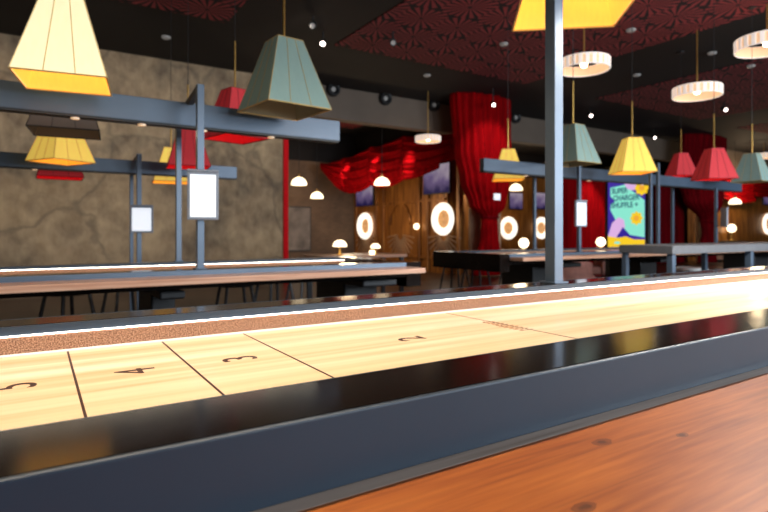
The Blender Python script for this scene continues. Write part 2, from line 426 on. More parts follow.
# ------------------------------------------------------------------ shuffleboard tables
def shuffleboard(label, x0, x1, yo, face, ledge, px, group='shuffleboard tables', near=False, led='led'):
    """yo is the outer edge of the rail nearest the camera"""
    T = .7775; Yn1 = yo + .12; Yf0 = yo + .8035; Yf1 = yo + .908; pf = .7202
    o = (x0, yo, 0); t = thing('shuffleboard_table', label, 'shuffleboard table', o, 0, group)
    def B(mb, name, m, bevel=0, p=t): return mb.build(name, m, p, bevel, off=o)
    B(MB().box(x0, x1, yo + .006, Yn1, T - .09, T), 'rail', 'blackgloss')
    B(MB().box(x0, x1, Yf0, Yf1 - .006, T - .09, T), 'rail', 'blackgloss', .003)
    B(MB().box(x0 - .11, x0, yo, Yf1, T - .15, T), 'end_rail', 'blackgloss', .004)
    B(MB().box(x1, x1 + .11, yo, Yf1, T - .15, T), 'end_rail', 'blackgloss', .004)
    sk = .17 if near else .05
    B(MB().box(x0, x1, yo - .002, yo + .006, T - sk, T), 'skirt', 'skirt' if near else 'steel', .0025)
    B(MB().box(x0, x1, Yf1 - .006, Yf1 + .002, T - sk, T), 'skirt', 'skirt' if near else 'steel', .0025)
    B(MB().box(x0, x1, Yn1, Yf0, pf - .03, pf), 'playfield', 'maple')
    for s, y in ((1, Yn1), (-1, Yf0)):
        a, b = sorted((y, y + s * .006)); B(MB().box(x0, x1, a, b, pf, T - .021), 'cork_lining', 'cork')
        a, b = sorted((y, y + s * .009)); B(MB().box(x0, x1, a, b, T - .0205, T - .0185), 'led_strip', led)
        a, b = sorted((y, y + s * .005)); B(MB().box(x0, x1, a, b, T - .0185, T - .0005), 'inner_lip', 'skirt')
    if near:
        for a, b in ((Yn1 + .006, Yn1 + .016), (Yf0 - .018, Yf0 - .006)): B(MB().box(x0, x1, a, b, pf, pf + .003), 'edge_or_shadow_strip', 'white', .001)
    zl = T - face
    th = .03
    for s, y in ((-1, yo - .003), (1, Yf1 + .003)):
        a, b = sorted((y, y + s * ledge))
        if near:
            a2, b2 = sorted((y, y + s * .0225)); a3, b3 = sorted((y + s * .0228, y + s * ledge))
            l = B(MB().box(x0, x1, a3, b3, zl - th, zl), 'drinks_ledge', 'walnut')
            B(MB().box(x0, x1, a2, b2, zl - th, zl + .0002), 'edge_or_shadow_strip', 'shadow_strip')  # added strip, its colour painting the shadow along the rail
        else:
            B(MB().box(x0, x1 + .01, a, b, zl - th, zl), 'drinks_ledge', 'walnut_plain', .004)
    for a, b in px:
        m = MB(); yc = (yo + Yf1) / 2
        m.box(a, b, yo + .25, Yf1 - .25, .08, T - .1); m.box(a, b, yo + .02, Yf1 - .02, T - .14, T - .1)
        m.box(a - .04, b + .04, yo + .02, Yf1 - .02, 0, .08)
        B(m, 'pedestal', 'black', .01)
    return t, o, pf
near, o, pf = shuffleboard('shuffleboard table in the foreground, numbered lane and glossy black rails', -.62, 5.6, .5, .0753, .36, ((.2, .5), (2.3, 2.6), (4.6, 4.9)), near=True)
mk = MB(); pfl = [c for c in near.children if c.name.startswith('playfield')][0]
for a, b in (((70, 357), (85, 419)), ((165, 346), (228.3, 396.7)), ((256, 341.7), (339, 378)), ((512, 327), (579, 338))):
    x = (atz(*a, pf).x + atz(*b, pf).x) / 2
    mk.box(x - .0019, x + .0019, .622, 1.285, pf, pf + .0004)
mk.box(-.102, -.098, .622, 1.285, pf, pf + .0004)
Mt = lambda x, y: Matrix(((0, -1, 0, x), (1, 0, 0, y), (0, 0, 1, pf + .0003), (0, 0, 0, 1)))
for ch, px, py in (('5', 15, 386.5), ('4', 138, 371), ('3', 241.5, 358.5), ('2', 412, 338.5)):
    q = atz(px, py, pf); mk.text(ch, .094, Mt(q.x, q.y), .0002, .9)
mk.build('markings', 'ink', pfl, off=o)
fm = MB(); x = atz(502, 327, pf).x
for k in range(9):
    y = .955 + k * .017
    fm.box(x + random.uniform(-.006, .006), x + .045, y, y + .004, pf, pf + .0004); fm.box(x + .01, x + .015, y, y + .012, pf, pf + .0004)
fm.build('worn_marking', 'faded', pfl, off=o)
shuffleboard('left background shuffleboard table with pinkish wooden ledge, below the concrete wall', -2.4, at(416, 0, 2.65).x, 2.75, .024, .18, ((.5, .62), (-.6, -.48), (1.62, 1.86)))
shuffleboard('right background shuffleboard table with black end, left of the tall video screen', at(500, 0, 3.3).x + .11, 9.2, 3.3, .024, .15, ((3.9, 4.3), (5.6, 5.9), (8.2, 8.6)), led='lens')

# ------------------------------------------------------------------ overhead frames
def frame(label, posts, arms, beam, lights):
    """posts: (x, y, z0, z1, w); beam: x0, x1, y, z0, z1"""
    b = posts[0]; o = (b[0], b[1], b[2])
    t = thing('overhead_frame', label, 'overhead light frame', o, 0, 'steel light frames above the tables')
    for x, y, z0, z1, w in posts: MB().box(x - w / 2, x + w / 2, y - w / 2, y + w / 2, z0, z1).build('post', 'steel', t, .002, off=o)
    for x, y, z0, z1, w in posts:
        MB().box(x - w * .8, x + w * .8, y - w * .8, y + w * .8, z0, z0 + .006).build('foot_plate', 'steel', t, .001, off=o)
    for a, c, z in arms: MB().bar((a[0], a[1], z), (c[0], c[1], z), .03, .03).build('cross_arm', 'black', t, off=o)
    x0, x1, y, z0, z1 = beam
    MB().box(x0, x1, y - .03, y + .03, z0, z1).build('beam', 'steel', t, .003, off=o)
    MB().box(x0, x1 - .01, y - .034, y + .034, z0 - .012, z0).build('beam_base', 'black', t, off=o)
    for x in lights: MB().lathe([(.02, 0), (.02, .008)], (x, y, z0 - .019), 14).build('downlight', 'coolbulb', t, off=o)
    return t
RT = .7787
PA, PB, PC, PD, PE = at(200, 0, 2.8).x, at(178.5, 0, 3.6).x, at(139, 0, 5.7).x, at(131.5, 0, 6.45).x, at(554, 0, 1.345).x
frame('grey steel light frame whose post stands on the foreground table', [(PE, 1.345, RT, EYE + 1.10, .045), (PE, .56, RT, EYE + 1.10, .045), (4.9, 1.345, RT, EYE + 1.10, .045), (4.9, .56, RT, EYE + 1.10, .045)],
      [((PE, .535), (PE, 1.37), EYE + 1.085), ((4.9, .535), (4.9, 1.37), EYE + 1.085)], (-.5, 5.4, .95, EYE + .95, EYE + 1.07), [-.2, .6, 1.4, 2.2, 3.0, 3.8])
frame('steel light frame over the left background table, with a white panel on its post', [(PA, 2.80, RT, EYE + .735, .034), (PB, 3.60, RT, EYE + .715, .032), (-1.6, 2.81, RT, EYE + .745, .05), (-1.6, 3.60, RT, EYE + .715, .045)],
      [((PA, 2.81), (PB, 3.62), EYE + .715), ((-1.6, 2.81), (-1.6, 3.62), EYE + .727)], (-2.2, at(340, 0, 3.12).x, 3.15, EYE + .585, EYE + .712), [-1.4, -.6, .17, .48, .80, 1.2])
frame('small steel light frame farthest back, against the concrete wall', [(PC, 5.7, 0, EYE + .75, .042), (PD, 6.45, 0, EYE + .715, .036), (-1.6, 5.7, 0, EYE + .75, .06)],
      [((PC, 5.7), (PD, 6.48), EYE + .727), ((-1.6, 5.7), (-1.6, 6.3), EYE + .727)], (-2.4, at(237, 0, 5.92).x, 5.95, EYE + .585, EYE + .712), [-1, 0])
frame('steel light frame over the right background table, behind the row of lampshades', [(at(579, 0, 3.36).x, 3.36, RT, EYE + .73, .030), (at(534.5, 0, 4.14).x, 4.14, RT, EYE + .7, .030), (at(650.5, 0, 3.36).x, 3.36, RT, EYE + .735, .030), (at(658, 0, 3.36).x, 3.36, RT, EYE + .735, .030), (at(672.5, 0, 4.14).x, 4.14, RT, EYE + .70, .032), (at(716, 0, 3.36).x, 3.36, RT, EYE + .52, .030)],
      [((at(579, 0, 3.36).x, 3.36), (at(534.5, 0, 4.14).x, 4.14), EYE + .715), ((at(654, 0, 3.36).x, 3.36), (at(654, 0, 3.36).x, 3.95), EYE + .727)], (at(484, 0, 3.89).x, 8.6, 3.92, EYE + .585, EYE + .705), [4.2, 5.2, 6.2])

def tablet(label, c, w, h, rz=0):
    t = thing('score_panel', label, 'score panel', (c[0], c[1], c[2] - h / 2), rz, 'white score panels on posts')
    fr = .012 * w / .13
    MB().box(-w / 2, w / 2, -.008, .012, 0, h).build('panel_frame', 'tabletframe', t, .003)
    MB().box(-w / 2 + fr, w / 2 - fr, -.011, -.008, fr, h - fr).build('lit_face', 'tablet', t)
    MB().box(-w / 2, w / 2, -.014, .006, h, h + .012).build('top_clip', 'tabletframe', t, .002)
p = at(202.5, 196, 2.76); tablet('larger white lit panel on the post of the left frame', (p.x, 2.752, p.z), .147, .235, R(-12))
p = at(141.5, 219.5, 5.64); tablet('small white lit panel in front of the concrete wall', (p.x, 5.63, p.z), .205, .255, R(-14))
p = at(581, 214, 3.32); tablet('narrow white panel beside the curtain, left of the video screen', (p.x, 3.322, p.z), .155, .235, R(0))
p = at(720, 218, 3.32); tablet('bluish panel on a post right of the pink lampshade', (p.x, 3.27, p.z), .11, .22, R(60))

# ------------------------------------------------------------------ square lampshades
LAMPMAT = dict(amber=('gold_yellow', 'gold_yellowin', 'goldtrim'), yellow=('yellow', 'yellowin', 'goldtrim'), red=('red', 'redin', 'redtrim'), teal=('teal', 'tealin', 'goldtrim'), grey=('greyshade', 'greyin', 'darkmetal'))
def lampshade(kind, label, x, y, z, rz, s=.34, h=None):
    b = s / 2; tp = b * .40; h = h or s * 1.02
    om, im, tm = LAMPMAT[kind]
    t = thing('pendant_lamp', label, 'pendant lamp', (x, y, z), R(rz), 'square pleated pendant lamps')
    cr = ((-1, -1), (1, -1), (1, 1), (-1, 1))
    def shell(bm_, b0, t0, z0, z1, inner):
        lo = [bm_.bm.verts.new((i * b0, j * b0, z0)) for i, j in cr]; hi = [bm_.bm.verts.new((i * t0, j * t0, z1)) for i, j in cr]
        for k in range(4):
            bm_.bm.faces.new((lo[k], lo[(k + 1) % 4], hi[(k + 1) % 4], hi[k]))
        return lo, hi
    m = MB(); shell(m, b, tp, 0, h, 0)
    o = m.build('shade', om, t); sol = o.modifiers.new('thick', 'SOLIDIFY'); sol.thickness = .003; sol.offset = 1
    m = MB(); shell(m, b - .006, tp - .004, .002, h - .002, 1)
    o = m.build('lining', im, t); sol = o.modifiers.new('thick', 'SOLIDIFY'); sol.thickness = .002; sol.offset = 0
    # piping: corners, rims and the seams of every face
    r = s * .0085; pm = MB()
    for k in range(4):
        i, j = cr[k]; i2, j2 = cr[(k + 1) % 4]
        pm.tube([(i * b, j * b, 0), (i * tp, j * tp, h)], r, 6)
        pm.tube([(i * b, j * b, 0), (i2 * b, j2 * b, 0)], r * 1.2, 6); pm.tube([(i * tp, j * tp, h), (i2 * tp, j2 * tp, h)], r * 1.2, 6)
    pm.build('piping', tm, t)
    sm = MB(); e = .003
    for k in range(4):
        i, j = cr[k]; i2, j2 = cr[(k + 1) % 4]; nx, ny = (i + i2) / 2, (j + j2) / 2
        for q in (1 / 3, 2 / 3):
            a = (i + (i2 - i) * q, j + (j2 - j) * q)
            sm.tube([(a[0] * b + nx * e, a[1] * b + ny * e, 0), (a[0] * tp + nx * e, a[1] * tp + ny * e, h)], r * .55, 5)
    sm.build('seam', tm, t)
    tf = MB()
    for i, j in ((1, 0), (0, 1)): tf.bar((-i * tp, -j * tp, h), (i * tp, j * tp, h), .006, .004)
    tf.lathe([(.001, -.01), (.016, -.008), (.018, .012), (.008, .02)], (0, 0, h), 12)
    tf.build('top_fitting', 'brass', t)
    MB().tube([(0, 0, h), (0, 0, h + .38)], .0065 * s / .34, 8).build('rod', 'brass', t)
    MB().tube([(0, 0, h + .38), (0, 0, CZ - z - .02)], .003, 6).build('cord', 'black', t)
    MB().lathe([(.05, -.02), (.05, 0)], (0, 0, CZ - z), 16).build('ceiling_rose', 'black', t)
    if kind != 'grey':
        MB().lathe([(.002, -.03), (.018, -.022), (.026, 0), (.022, .02), (.01, .045), (.008, .07)], (0, 0, h * .62), 12).build('bulb', 'bulb' if kind in ('yellow', 'amber', 'red') else 'lens', t, smooth=True)
    return t
def LP(kind, label, px, py, Y, rz, s=.34, h=None):
    p = at(px, py, Y); return lampshade(kind, label, p.x, p.y, p.z, rz, s, h)
q1, q2, q3 = at(65, 83, 2.80), at(284, 110.7, 2.81), at(573, 8.7, 1.525)
lampshade('yellow', 'big cream yellow pleated lampshade at the upper left corner', q1.x, 2.80, q1.z, -9, .35, .385)
lampshade('teal', 'large teal pleated lampshade with gold piping beside the left beam end', q2.x, 2.81, q2.z, 6, .37, .375)
lampshade('yellow', 'bright yellow lampshade cut by the picture top, behind the foreground post', q3.x, 1.525, q3.z, -40, .455, .46)
LP('grey', 'dark grey lampshade partly behind the left beam', 66, 133, 4.2, -6, .40)
LP('red', 'red lampshade crossed by the left beam', 235, 139, 4.2, 14, .37)
LP('amber', 'yellow lampshade under the dark grey one, against the concrete wall', 61, 162, 5.4, 32, .37)
LP('red', 'small red lampshade lowest in the stack at far left', 60, 178, 6.7, 0, .42)
LP('red', 'dusky red lampshade behind the slim left posts', 188, 167.5, 5.35, -8, .37, .40)
LP('amber', 'yellow lampshade mostly hidden behind the red one near the small white panel', 171, 182.5, 6.9, -8, .40)
LP('amber', 'yellow lampshade in front of the tall red curtain, crossed by a beam', 508, 180, 4.8, -40, .36)
LP('teal', 'grey green lampshade touching the foreground post on its right', 573, 164, 3.1, 2, .325)
LP('amber', 'yellow lampshade above the video screen', 632, 173, 3.35, -32, .345)
LP('red', 'small pinkish red lampshade behind the right beam', 681, 176, 4.8, -30, .35)
LP('red', 'pinkish red lampshade, larger one at the right', 714, 179.5, 3.08, -30, .325)
LP('teal', 'teal lampshade at the right picture edge', 752, 182, 3.35, 2, .35)

# ------------------------------------------------------------------ round pleated ring lamps
def ring_lamp(label, px, py, Y, dia):
    p = at(px, py, Y); r = dia / 2; hh = .13 * dia / .65
    t = thing('ring_lamp', label, 'pendant lamp', (p.x, p.y, p.z - hh / 2), 0, 'round pleated ring lamps')
    N = 24; m = MB()
    for k in range(N):
        a = 2 * PI * k / N; w = .5 * 2 * PI * r / N
        c, s_ = math.cos(a), math.sin(a)
        tx, ty = -s_ * w / 2, c * w / 2
        lo = [(r * c - tx, r * s_ - ty), (r * c + tx, r * s_ + ty), ((r + .012) * c + tx, (r + .012) * s_ + ty), ((r + .012) * c - tx, (r + .012) * s_ - ty)]
        m.prism(lo, hh)
    m.build('pleats', 'ringwhite', t)
    MB().lathe([(r - .012, .004), (r - .002, .004), (r - .002, hh - .004), (r - .012, hh - .004)], n=40, closed=True).build('inner_ring', 'ringwarm', t, smooth=False)
    m = MB()
    for z in (0, hh): m.tube([(r * 1.012 * math.cos(2 * PI * k / 40), r * 1.012 * math.sin(2 * PI * k / 40), z) for k in range(40)], .007, 6, True)
    for k in range(3):
        a = 2 * PI * k / 3; m.tube([(0, 0, hh), (r * math.cos(a), r * math.sin(a), hh)], .005, 6)
    m.build('rim', 'ringwhite', t, smooth=True)
    MB().lathe([(.005, -.05), (.035, -.035), (.045, 0), (.03, .04), (.012, .07)], (0, 0, hh * .6), 14).build('bulb', 'bulb', t, smooth=True)
    MB().tube([(0, 0, hh * .6 + .07), (0, 0, CZ - p.z + hh / 2)], .009, 8).build('rod', 'brass', t)
ring_lamp('white ring lamp hanging right of the foreground post', 584, 65, 4.45, .60)
ring_lamp('pink tinted ring lamp between the two ceiling patterns at the right', 697, 92, 4.15, .61)
ring_lamp('ring lamp cut by the right picture edge, nearest the ceiling', 767, 44, 3.2, .68)
ring_lamp('small ring lamp in front of the red swag', 428, 139, 8.9, .50)
ring_lamp('ring lamp half hidden behind the teal lampshade at right', 764, 156, 8.3, .66)

# ------------------------------------------------------------------ dome pendants and table lamps
def dome(label, px, py, Y, dia):
    p = at(px, py, Y); r = dia / 2
    t = thing('dome_pendant', label, 'pendant lamp', (p.x, p.y, p.z - r * .5), 0, 'glowing dome pendants')
    MB().lathe([(r * .97, 0), (r, .01), (r * .93, r * .38), (r * .7, r * .72), (r * .38, r * .92), (.02, r)], n=24).build('shade', 'glow', t, smooth=True)
    MB().lathe([(.025, r - .01), (.025, r + .05), (.01, r + .07)], n=12).build('cap', 'brass', t)
    MB().tube([(0, 0, r + .06), (0, 0, CZ - p.z + r * .5)], .006, 6).build('cord', 'black', t)
dome('upper glowing dome lamp beside the red post', 299, 181, 11.0, .34)
dome('lower glowing dome lamp in front of the brick wall', 317, 195, 12.5, .32)
dome('glowing dome lamp in front of the red swag, left of the gilded wall', 382, 181, 10.5, .36)
dome('glowing dome lamp right of the tall red curtain', 516, 187, 10.8, .36)
dome('glowing dome lamp under the right swag', 735, 201, 8.6, .36)

def table_lamp(label, p, s, kind='globe'):
    t = thing('table_lamp', label, 'table lamp', p, 0, 'small glowing table lamps')
    MB().lathe([(.05 * s, 0), (.05 * s, .012 * s), (.014 * s, .02 * s), (.012 * s, (.035 if kind == 'ball' else .12) * s), (.02 * s, (.04 if kind == 'ball' else .13) * s)], n=16).build('stem', 'brass', t, smooth=True)
    if kind == 'ball':
        pr = [(max(.004, .06 * math.sin(PI * k / 10)) * s, (.09 - .06 * math.cos(PI * k / 10)) * s) for k in range(11)]
    elif kind == 'globe':
        pr = [(max(.004, .06 * math.sin(PI * k / 10)) * s, (.185 - .06 * math.cos(PI * k / 10)) * s) for k in range(11)]
    else:
        pr = [(.1 * s, .12 * s), (.098 * s, .14 * s), (.08 * s, .18 * s), (.045 * s, .205 * s), (.006 * s, .212 * s)]
    MB().lathe(pr, n=20).build('glass_shade', 'glow', t, smooth=True)
# low wooden table of the back room with its lamps and a candle
def wood_table(label, x, y, z, lx, ly):
    t = thing('low_table', label, 'table', (x, y, 0))
    MB().box(-lx / 2, lx / 2, -ly / 2, ly / 2, z - .04, z).build('tabletop', 'walnut_plain', t, .006)
    for i in (-1, 1):
        for j in (-1, 1): MB().box(i * (lx / 2 - .06) - .025, i * (lx / 2 - .06) + .025, j * (ly / 2 - .06) - .025, j * (ly / 2 - .06) + .025, 0, z - .04).build('leg', 'darkmetal', t)
wood_table('brown wooden table behind the left background shuffleboard table', 3.75, 6.6, .655, 1.3, .6)
table_lamp('glowing mushroom lamp on the brown wooden table, left one', (3.44, 6.5, .655), .95, 'mushroom')
table_lamp('pale mushroom lamp on the brown wooden table, right one under a disc light', (4.0, 6.5, .655), .7, 'mushroom')
tag(MB().lathe([(.035, 0), (.04, .05), (.03, .06)], n=16).build('candle', 'glow', smooth=True), 'small lit candle glass at the front edge of the brown wooden table', 'candle').location = (3.86, 6.36, .655)
zl = RT - .024; 
p = at(521, 250, 4.32); table_lamp('glowing globe lamp on the right shuffleboard table, left of the foreground post', (p.x, 4.28, zl), .95, 'ball')
p = at(598, 250, 4.32); table_lamp('glowing globe lamp on the right shuffleboard table, beside the video screen', (p.x, 4.28, zl), .95, 'ball')
# sideboard under the right gilded wall
sb = thing('sideboard', 'dark sideboard against the right gilded wall', 'sideboard', (19.3, 9.2, 0))
MB().box(-.9, .9, -.25, .25, .08, .62).build('body', 'walnut_plain', sb, .01)
MB().box(-.94, .94, -.28, .28, .62, .66).build('top', 'black', sb, .006)
for i in (-1, 1): MB().box(i * .75 - .04, i * .75 + .04, -.2, .2, 0, .08).build('foot', 'black', sb)
p = at(729, 245, 9.2); table_lamp('lower globe lamp at the right, on the sideboard', (p.x, 9.12, .66), 2.3)
wl = thing('wall_lamp', 'small glowing wall lamp above the sideboard lamp at right', 'wall lamp', (at(729, 229, 9.84).x, 9.9, at(729, 229, 9.84).z))
MB().lathe([(.05, 0), (.05, .03)], n=14, axis='Y').build('back_plate', 'brass', wl)
MB().lathe([(max(.004, .12 * math.sin(PI * k / 10)), .13 - .1 * math.cos(PI * k / 10)) for k in range(11)], n=18, axis='Y').build('glass_shade', 'glow', wl, smooth=True)
wl = thing('wall_lamp', 'small amber wall lamp on the gilded partition between two disc lights', 'wall lamp', (7.995, atx(418, 226, 7.94).y, 1.1))
MB().lathe([(.04, 0), (.04, .03)], n=14, axis='X').build('back_plate', 'brass', wl)
MB().lathe([(max(.004, .075 * math.sin(PI * k / 10)), .1 - .07 * math.cos(PI * k / 10)) for k in range(11)], n=18, axis='X').build('glass_shade', 'glow', wl, smooth=True)

# ------------------------------------------------------------------ disc lights on the gilded walls
def disc(label, c, dia, ax):
    t = thing('disc_light', label, 'wall light', c, 0, 'round disc lights on the gilded walls'); r = dia / 2
    MB().lathe([(r * .94, 0), (r, .02), (r, .05), (r * .92, .055), (r * .92, .105), (r * .88, .115), (r * .84, .11), (r * .54, .015), (r * .54, 0)], n=40, axis=ax).build('opal_ring', 'discwhite', t, smooth=True)
    MB().lathe([(r * .56, .015), (r * .54, .026), (.005, .03)], n=28, axis=ax).build('centre', 'discamber', t, smooth=True)
    m = MB()
    for k in range(12):
        a = 2 * PI * k / 12; q = [(r * f * math.cos(a), r * f * math.sin(a)) for f in (.14, .44)]
        if ax == 'X': m.tube([(-.034, q[0][0], q[0][1]), (-.034, q[1][0], q[1][1])], .007, 5)
        else: m.tube([(q[0][0], -.034, q[0][1]), (q[1][0], -.034, q[1][1])], .007, 5)
    m.build('rays', 'brass', t)
p = atx(366, 226, 7.99); disc('disc light farthest left, beside the brick wall', (7.995, p.y, p.z), .76, 'X')
p = atx(444, 219, 7.99); disc('largest disc light, left of the tall red curtain', (7.995, p.y, p.z), .76, 'X')
p = at(508, 228, 13.99); disc('disc light just right of the tall red curtain tail', (p.x, 13.995, p.z), .80, 'Y')
p = at(541, 228, 13.99); disc('disc light touching the left side of the foreground post', (p.x, 13.995, p.z), .80, 'Y')
p = at(767, 224, BW + .3); disc('disc light at the right picture edge', (p.x, BW + .295, p.z), .80, 'Y')

# ------------------------------------------------------------------ wall screens
def tv(label, c, w, h, ax):
    t = thing('wall_screen', label, 'television', c, R(-90) if ax == 'X' else 0, 'wall screens showing a misty picture')
    MB().box(-w / 2, w / 2, -.06, 0, -h / 2, h / 2).build('casing', 'black', t, .006)
    MB().box(-w / 2 + .02, w / 2 - .02, -.064, -.06, -h / 2 + .02, h / 2 - .02).build('screen', 'video', t)
p = atx(366, 194, 7.93); tv('smaller wall screen at left, above the farthest disc light', (7.93, min(p.y, 13.45), p.z), .95, .70, 'X')
p = atx(438, 179, 7.93); tv('larger wall screen left of the tall red curtain', (7.93, p.y, p.z), 1.0, .70, 'X')
p = at(515, 201, 13.99); tv('wall screen under the dome lamp, right of the tall red curtain', (p.x, 13.99, p.z), .66, .60, 'Y')
p = at(542, 201, 13.99); tv('wall screen touching the left side of the foreground post', (p.x, 13.99, p.z), .80, .62, 'Y')
p = at(768, 198, BW + .3); tv('wall screen at the right picture edge', (p.x, BW + .295, p.z), 1.05, .55, 'Y')
po = thing('framed_poster', 'tall faded grey poster on the brick wall beside the red post', 'poster', (at(299, 0, 14.08).x, 14.1, 1.05))
MB().box(-.36, .36, -.03, 0, -.62, .62).build('frame', 'black', po, .004)
MB().box(-.33, .33, -.034, -.03, -.59, .59).build('print', 'poster', po)

# ------------------------------------------------------------------ curtains
def column_curtain(label, yc, prof, mname, tail):
    """prof: list of (z, x_left, x_right, depth)"""
    zs = [q[0] for q in prof]
    def ev(z):
        for a, b in zip(prof, prof[1:]):
            if a[0] >= z >= b[0]:
                f = (a[0] - z) / (a[0] - b[0] + 1e-9); f = f * f * (3 - 2 * f)
                return [a[k] + (b[k] - a[k]) * f for k in (1, 2, 3)]
        return list(prof[-1][1:])
    t = thing('gathered_curtain', label, 'curtain', ((prof[-1][1] + prof[-1][2]) / 2, yc, prof[-1][0]), 0, 'gathered red curtains'); o = t.location.copy()
    def surf(top, bot):
        def f(u, v):
            z = top + (bot - top) * v; l, r, d = ev(z); a = 2 * PI * u
            k = 1 + .11 * math.sin(22 * a + 1.5 * math.sin(3 * v)) + .05 * math.sin(9 * a + 2)
            return ((l + r) / 2 + (r - l) / 2 * math.cos(a) * (.9 + .1 * k), yc + d * math.sin(a) * k, z)
        return f
    m = MB(); m.grid(surf(zs[0], tail), 176, 40, wrap=True, cap=True); m.build('drape', mname, t, smooth=True, off=o)
    m = MB(); m.grid(surf(tail, zs[-1]), 176, 16, wrap=True, cap=True); m.build('tail', mname, t, smooth=True, off=o)
    l, r, d = ev(tail)
    MB().tube([((l + r) / 2 + (r - l) * .56 * math.cos(2 * PI * k / 24), yc + d * 1.2 * math.sin(2 * PI * k / 24), tail) for k in range(24)], .025, 8, True).build('tie_back', 'velvetdark', t, smooth=True, off=o)
Yc = 8.75
q = [(98, 452, 508, .34), (150, 456.5, 508, .34), (180, 462, 507, .30), (205, 470, 504, .22), (217, 482.5, 496.5, .11), (236, 481.5, 497.5, .12), (256, 478, 500, .14)]
prof = [(at(a, y, Yc).z, at(a, y, Yc).x, at(b, y, Yc).x, d) for y, a, b, d in q]
prof[0] = (CZ, *prof[0][1:]); prof.append((.04, prof[-1][1] - .1, prof[-1][2] + .05, .16))
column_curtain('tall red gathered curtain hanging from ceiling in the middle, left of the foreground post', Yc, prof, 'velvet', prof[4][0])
q = [(134, 684, 722, .36), (180, 681, 722, .34), (200, 686, 720, .28), (221, 702, 713, .14), (234, 703, 712, .12), (246, 701, 714, .14)]
prof = [(at(a, y, Yc).z, at(a, y, Yc).x, at(b, y, Yc).x, d) for y, a, b, d in q]
prof[0] = (CZ, *prof[0][1:]); prof.append((.04, prof[-1][1] - .1, prof[-1][2] + .05, .16))
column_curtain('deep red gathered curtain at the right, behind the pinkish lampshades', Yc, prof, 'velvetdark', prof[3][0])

def flat_curtain(label, x0, x1, y, z0, z1, mname, folds):
    t = thing('curtain', label, 'curtain', ((x0 + x1) / 2, y, z0)); o = t.location.copy()
    def f(u, v):
        a = 2 * PI * folds * u
        return (x0 + (x1 - x0) * u + .02 * math.sin(2 * a), y + (.05 + .03 * v) * math.sin(a) + .02 * math.sin(a * .37 + 1), z1 + (z0 - z1) * v)
    m = MB(); m.grid(f, int(folds * 14), 10); ob = m.build('drape', mname, t, smooth=True, off=o)
    sol = ob.modifiers.new('thick', 'SOLIDIFY'); sol.thickness = .012
    MB().tube([(x0 - .08, y, z1 + .0), (x1 + .08, y, z1 + .0)], .025, 10).build('curtain_rail', 'black', t, smooth=True, off=o)
Yk = 9.3
flat_curtain('bright red curtain between the foreground post and the video screen', at(549, 0, Yk).x, at(613, 0, Yk).x, Yk, .03, 2.5, 'velvet', 16)
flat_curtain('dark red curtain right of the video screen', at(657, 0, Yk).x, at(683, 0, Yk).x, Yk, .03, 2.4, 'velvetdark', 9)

def swag(label, segs, mname, folds=4):
    """segs: (P0, P1, drop at P0, drop at P1) hung end to end"""
    o = Vector(segs[0][0]); t = thing('swag_curtain', label, 'curtain', o)
    for P0, P1, D0, D1 in segs:
        P0, P1 = Vector(P0), Vector(P1); along = P1 - P0; nrm = Vector((-along.y, along.x, 0)).normalized()
        if nrm.x > 0: nrm = -nrm
        def f(u, v):
            p = P0.lerp(P1, u); sag = 4 * u * (1 - u)
            drop = D0 + (D1 - D0) * u
            z = p.z - v * drop * (.93 + .10 * sag) - .07 * sag * (1 - v)
            ph = v * folds + .9 * (1 - u) * (1 - .3 * v)
            off = .06 + .16 * math.sin(PI * min(1, v * 1.0)) * (.4 + .6 * sag) + .035 * math.sin(2 * PI * ph) * (.25 + .75 * sag) + .012 * math.sin(2 * PI * ph * 2.3 + 3 * u)
            return p + nrm * off + Vector((0, 0, z - p.z))
        m = MB(); m.grid(f, 36, 70); ob = m.build('festoon', mname, t, smooth=True, off=o)
        sol = ob.modifiers.new('thick', 'SOLIDIFY'); sol.thickness = .012
swag('wide red swagged drape above the gilded partition and wall screens', [(at(321, 163, 13.5), at(345, 158, 13.1), .2, 1.0), (at(345, 158, 13.1), at(372, 147, 12.1), 1.0, 1.08), (at(372, 147, 12.1), at(405, 136, 10.9), 1.08, 1.15), (at(405, 136, 10.9), at(457, 130, 9.62), 1.15, .7)], 'velvet')
swag('red swagged drape at the right picture edge, lit above the dome lamp', [(at(724, 176, 9.4), at(758, 178, 9.4), .8, .9), (at(758, 178, 9.4), at(790, 178, 9.4), .7, .7)], 'velvet')
sg = thing('small_sign', 'small white lit sign on the tall red curtain', 'sign', at(497.5, 200, 8.2))
MB().box(-.08, .08, 0, .03, 0, .13).build('face', 'tablet', sg, .003)
MB().box(-.01, .01, .03, .14, .05, .07).build('bracket', 'black', sg)

# ------------------------------------------------------------------ portrait video screen
vs = thing('video_totem', 'tall black video screen with violet and mint advert', 'advertising screen', (at(626, 0, 6.05).x, 6.05, 0), R(-90))
W, H, zb = .74, 1.31, .66
MB().box(-W / 2 - .07, W / 2 + .07, .0, .09, .12, zb + H + .1).build('casing', 'black', vs, .008)
MB().box(-.5, .5, -.2, .3, 0, .12).build('base', 'black', vs, .01)
am = MB(); d = .0015
def art(pts, mi, lvl):
    am.mi = mi
    am.prism([(x * W, y * H) for x, y in pts], d, Matrix(((1, 0, 0, -W / 2), (0, 0, -1, -.001 - d * lvl), (0, 1, 0, zb), (0, 0, 0, 1))))
def circ(cx, cy, r, n=28, wob=0): return [(cx + (r + (wob * math.cos(8 * 2 * PI * k / n))) * math.cos(2 * PI * k / n), cy + (r + (wob * math.cos(8 * 2 * PI * k / n))) * math.sin(2 * PI * k / n) * W / H) for k in range(n)]
art([(0, 0), (1, 0), (1, 1), (0, 1)], 0, 0)
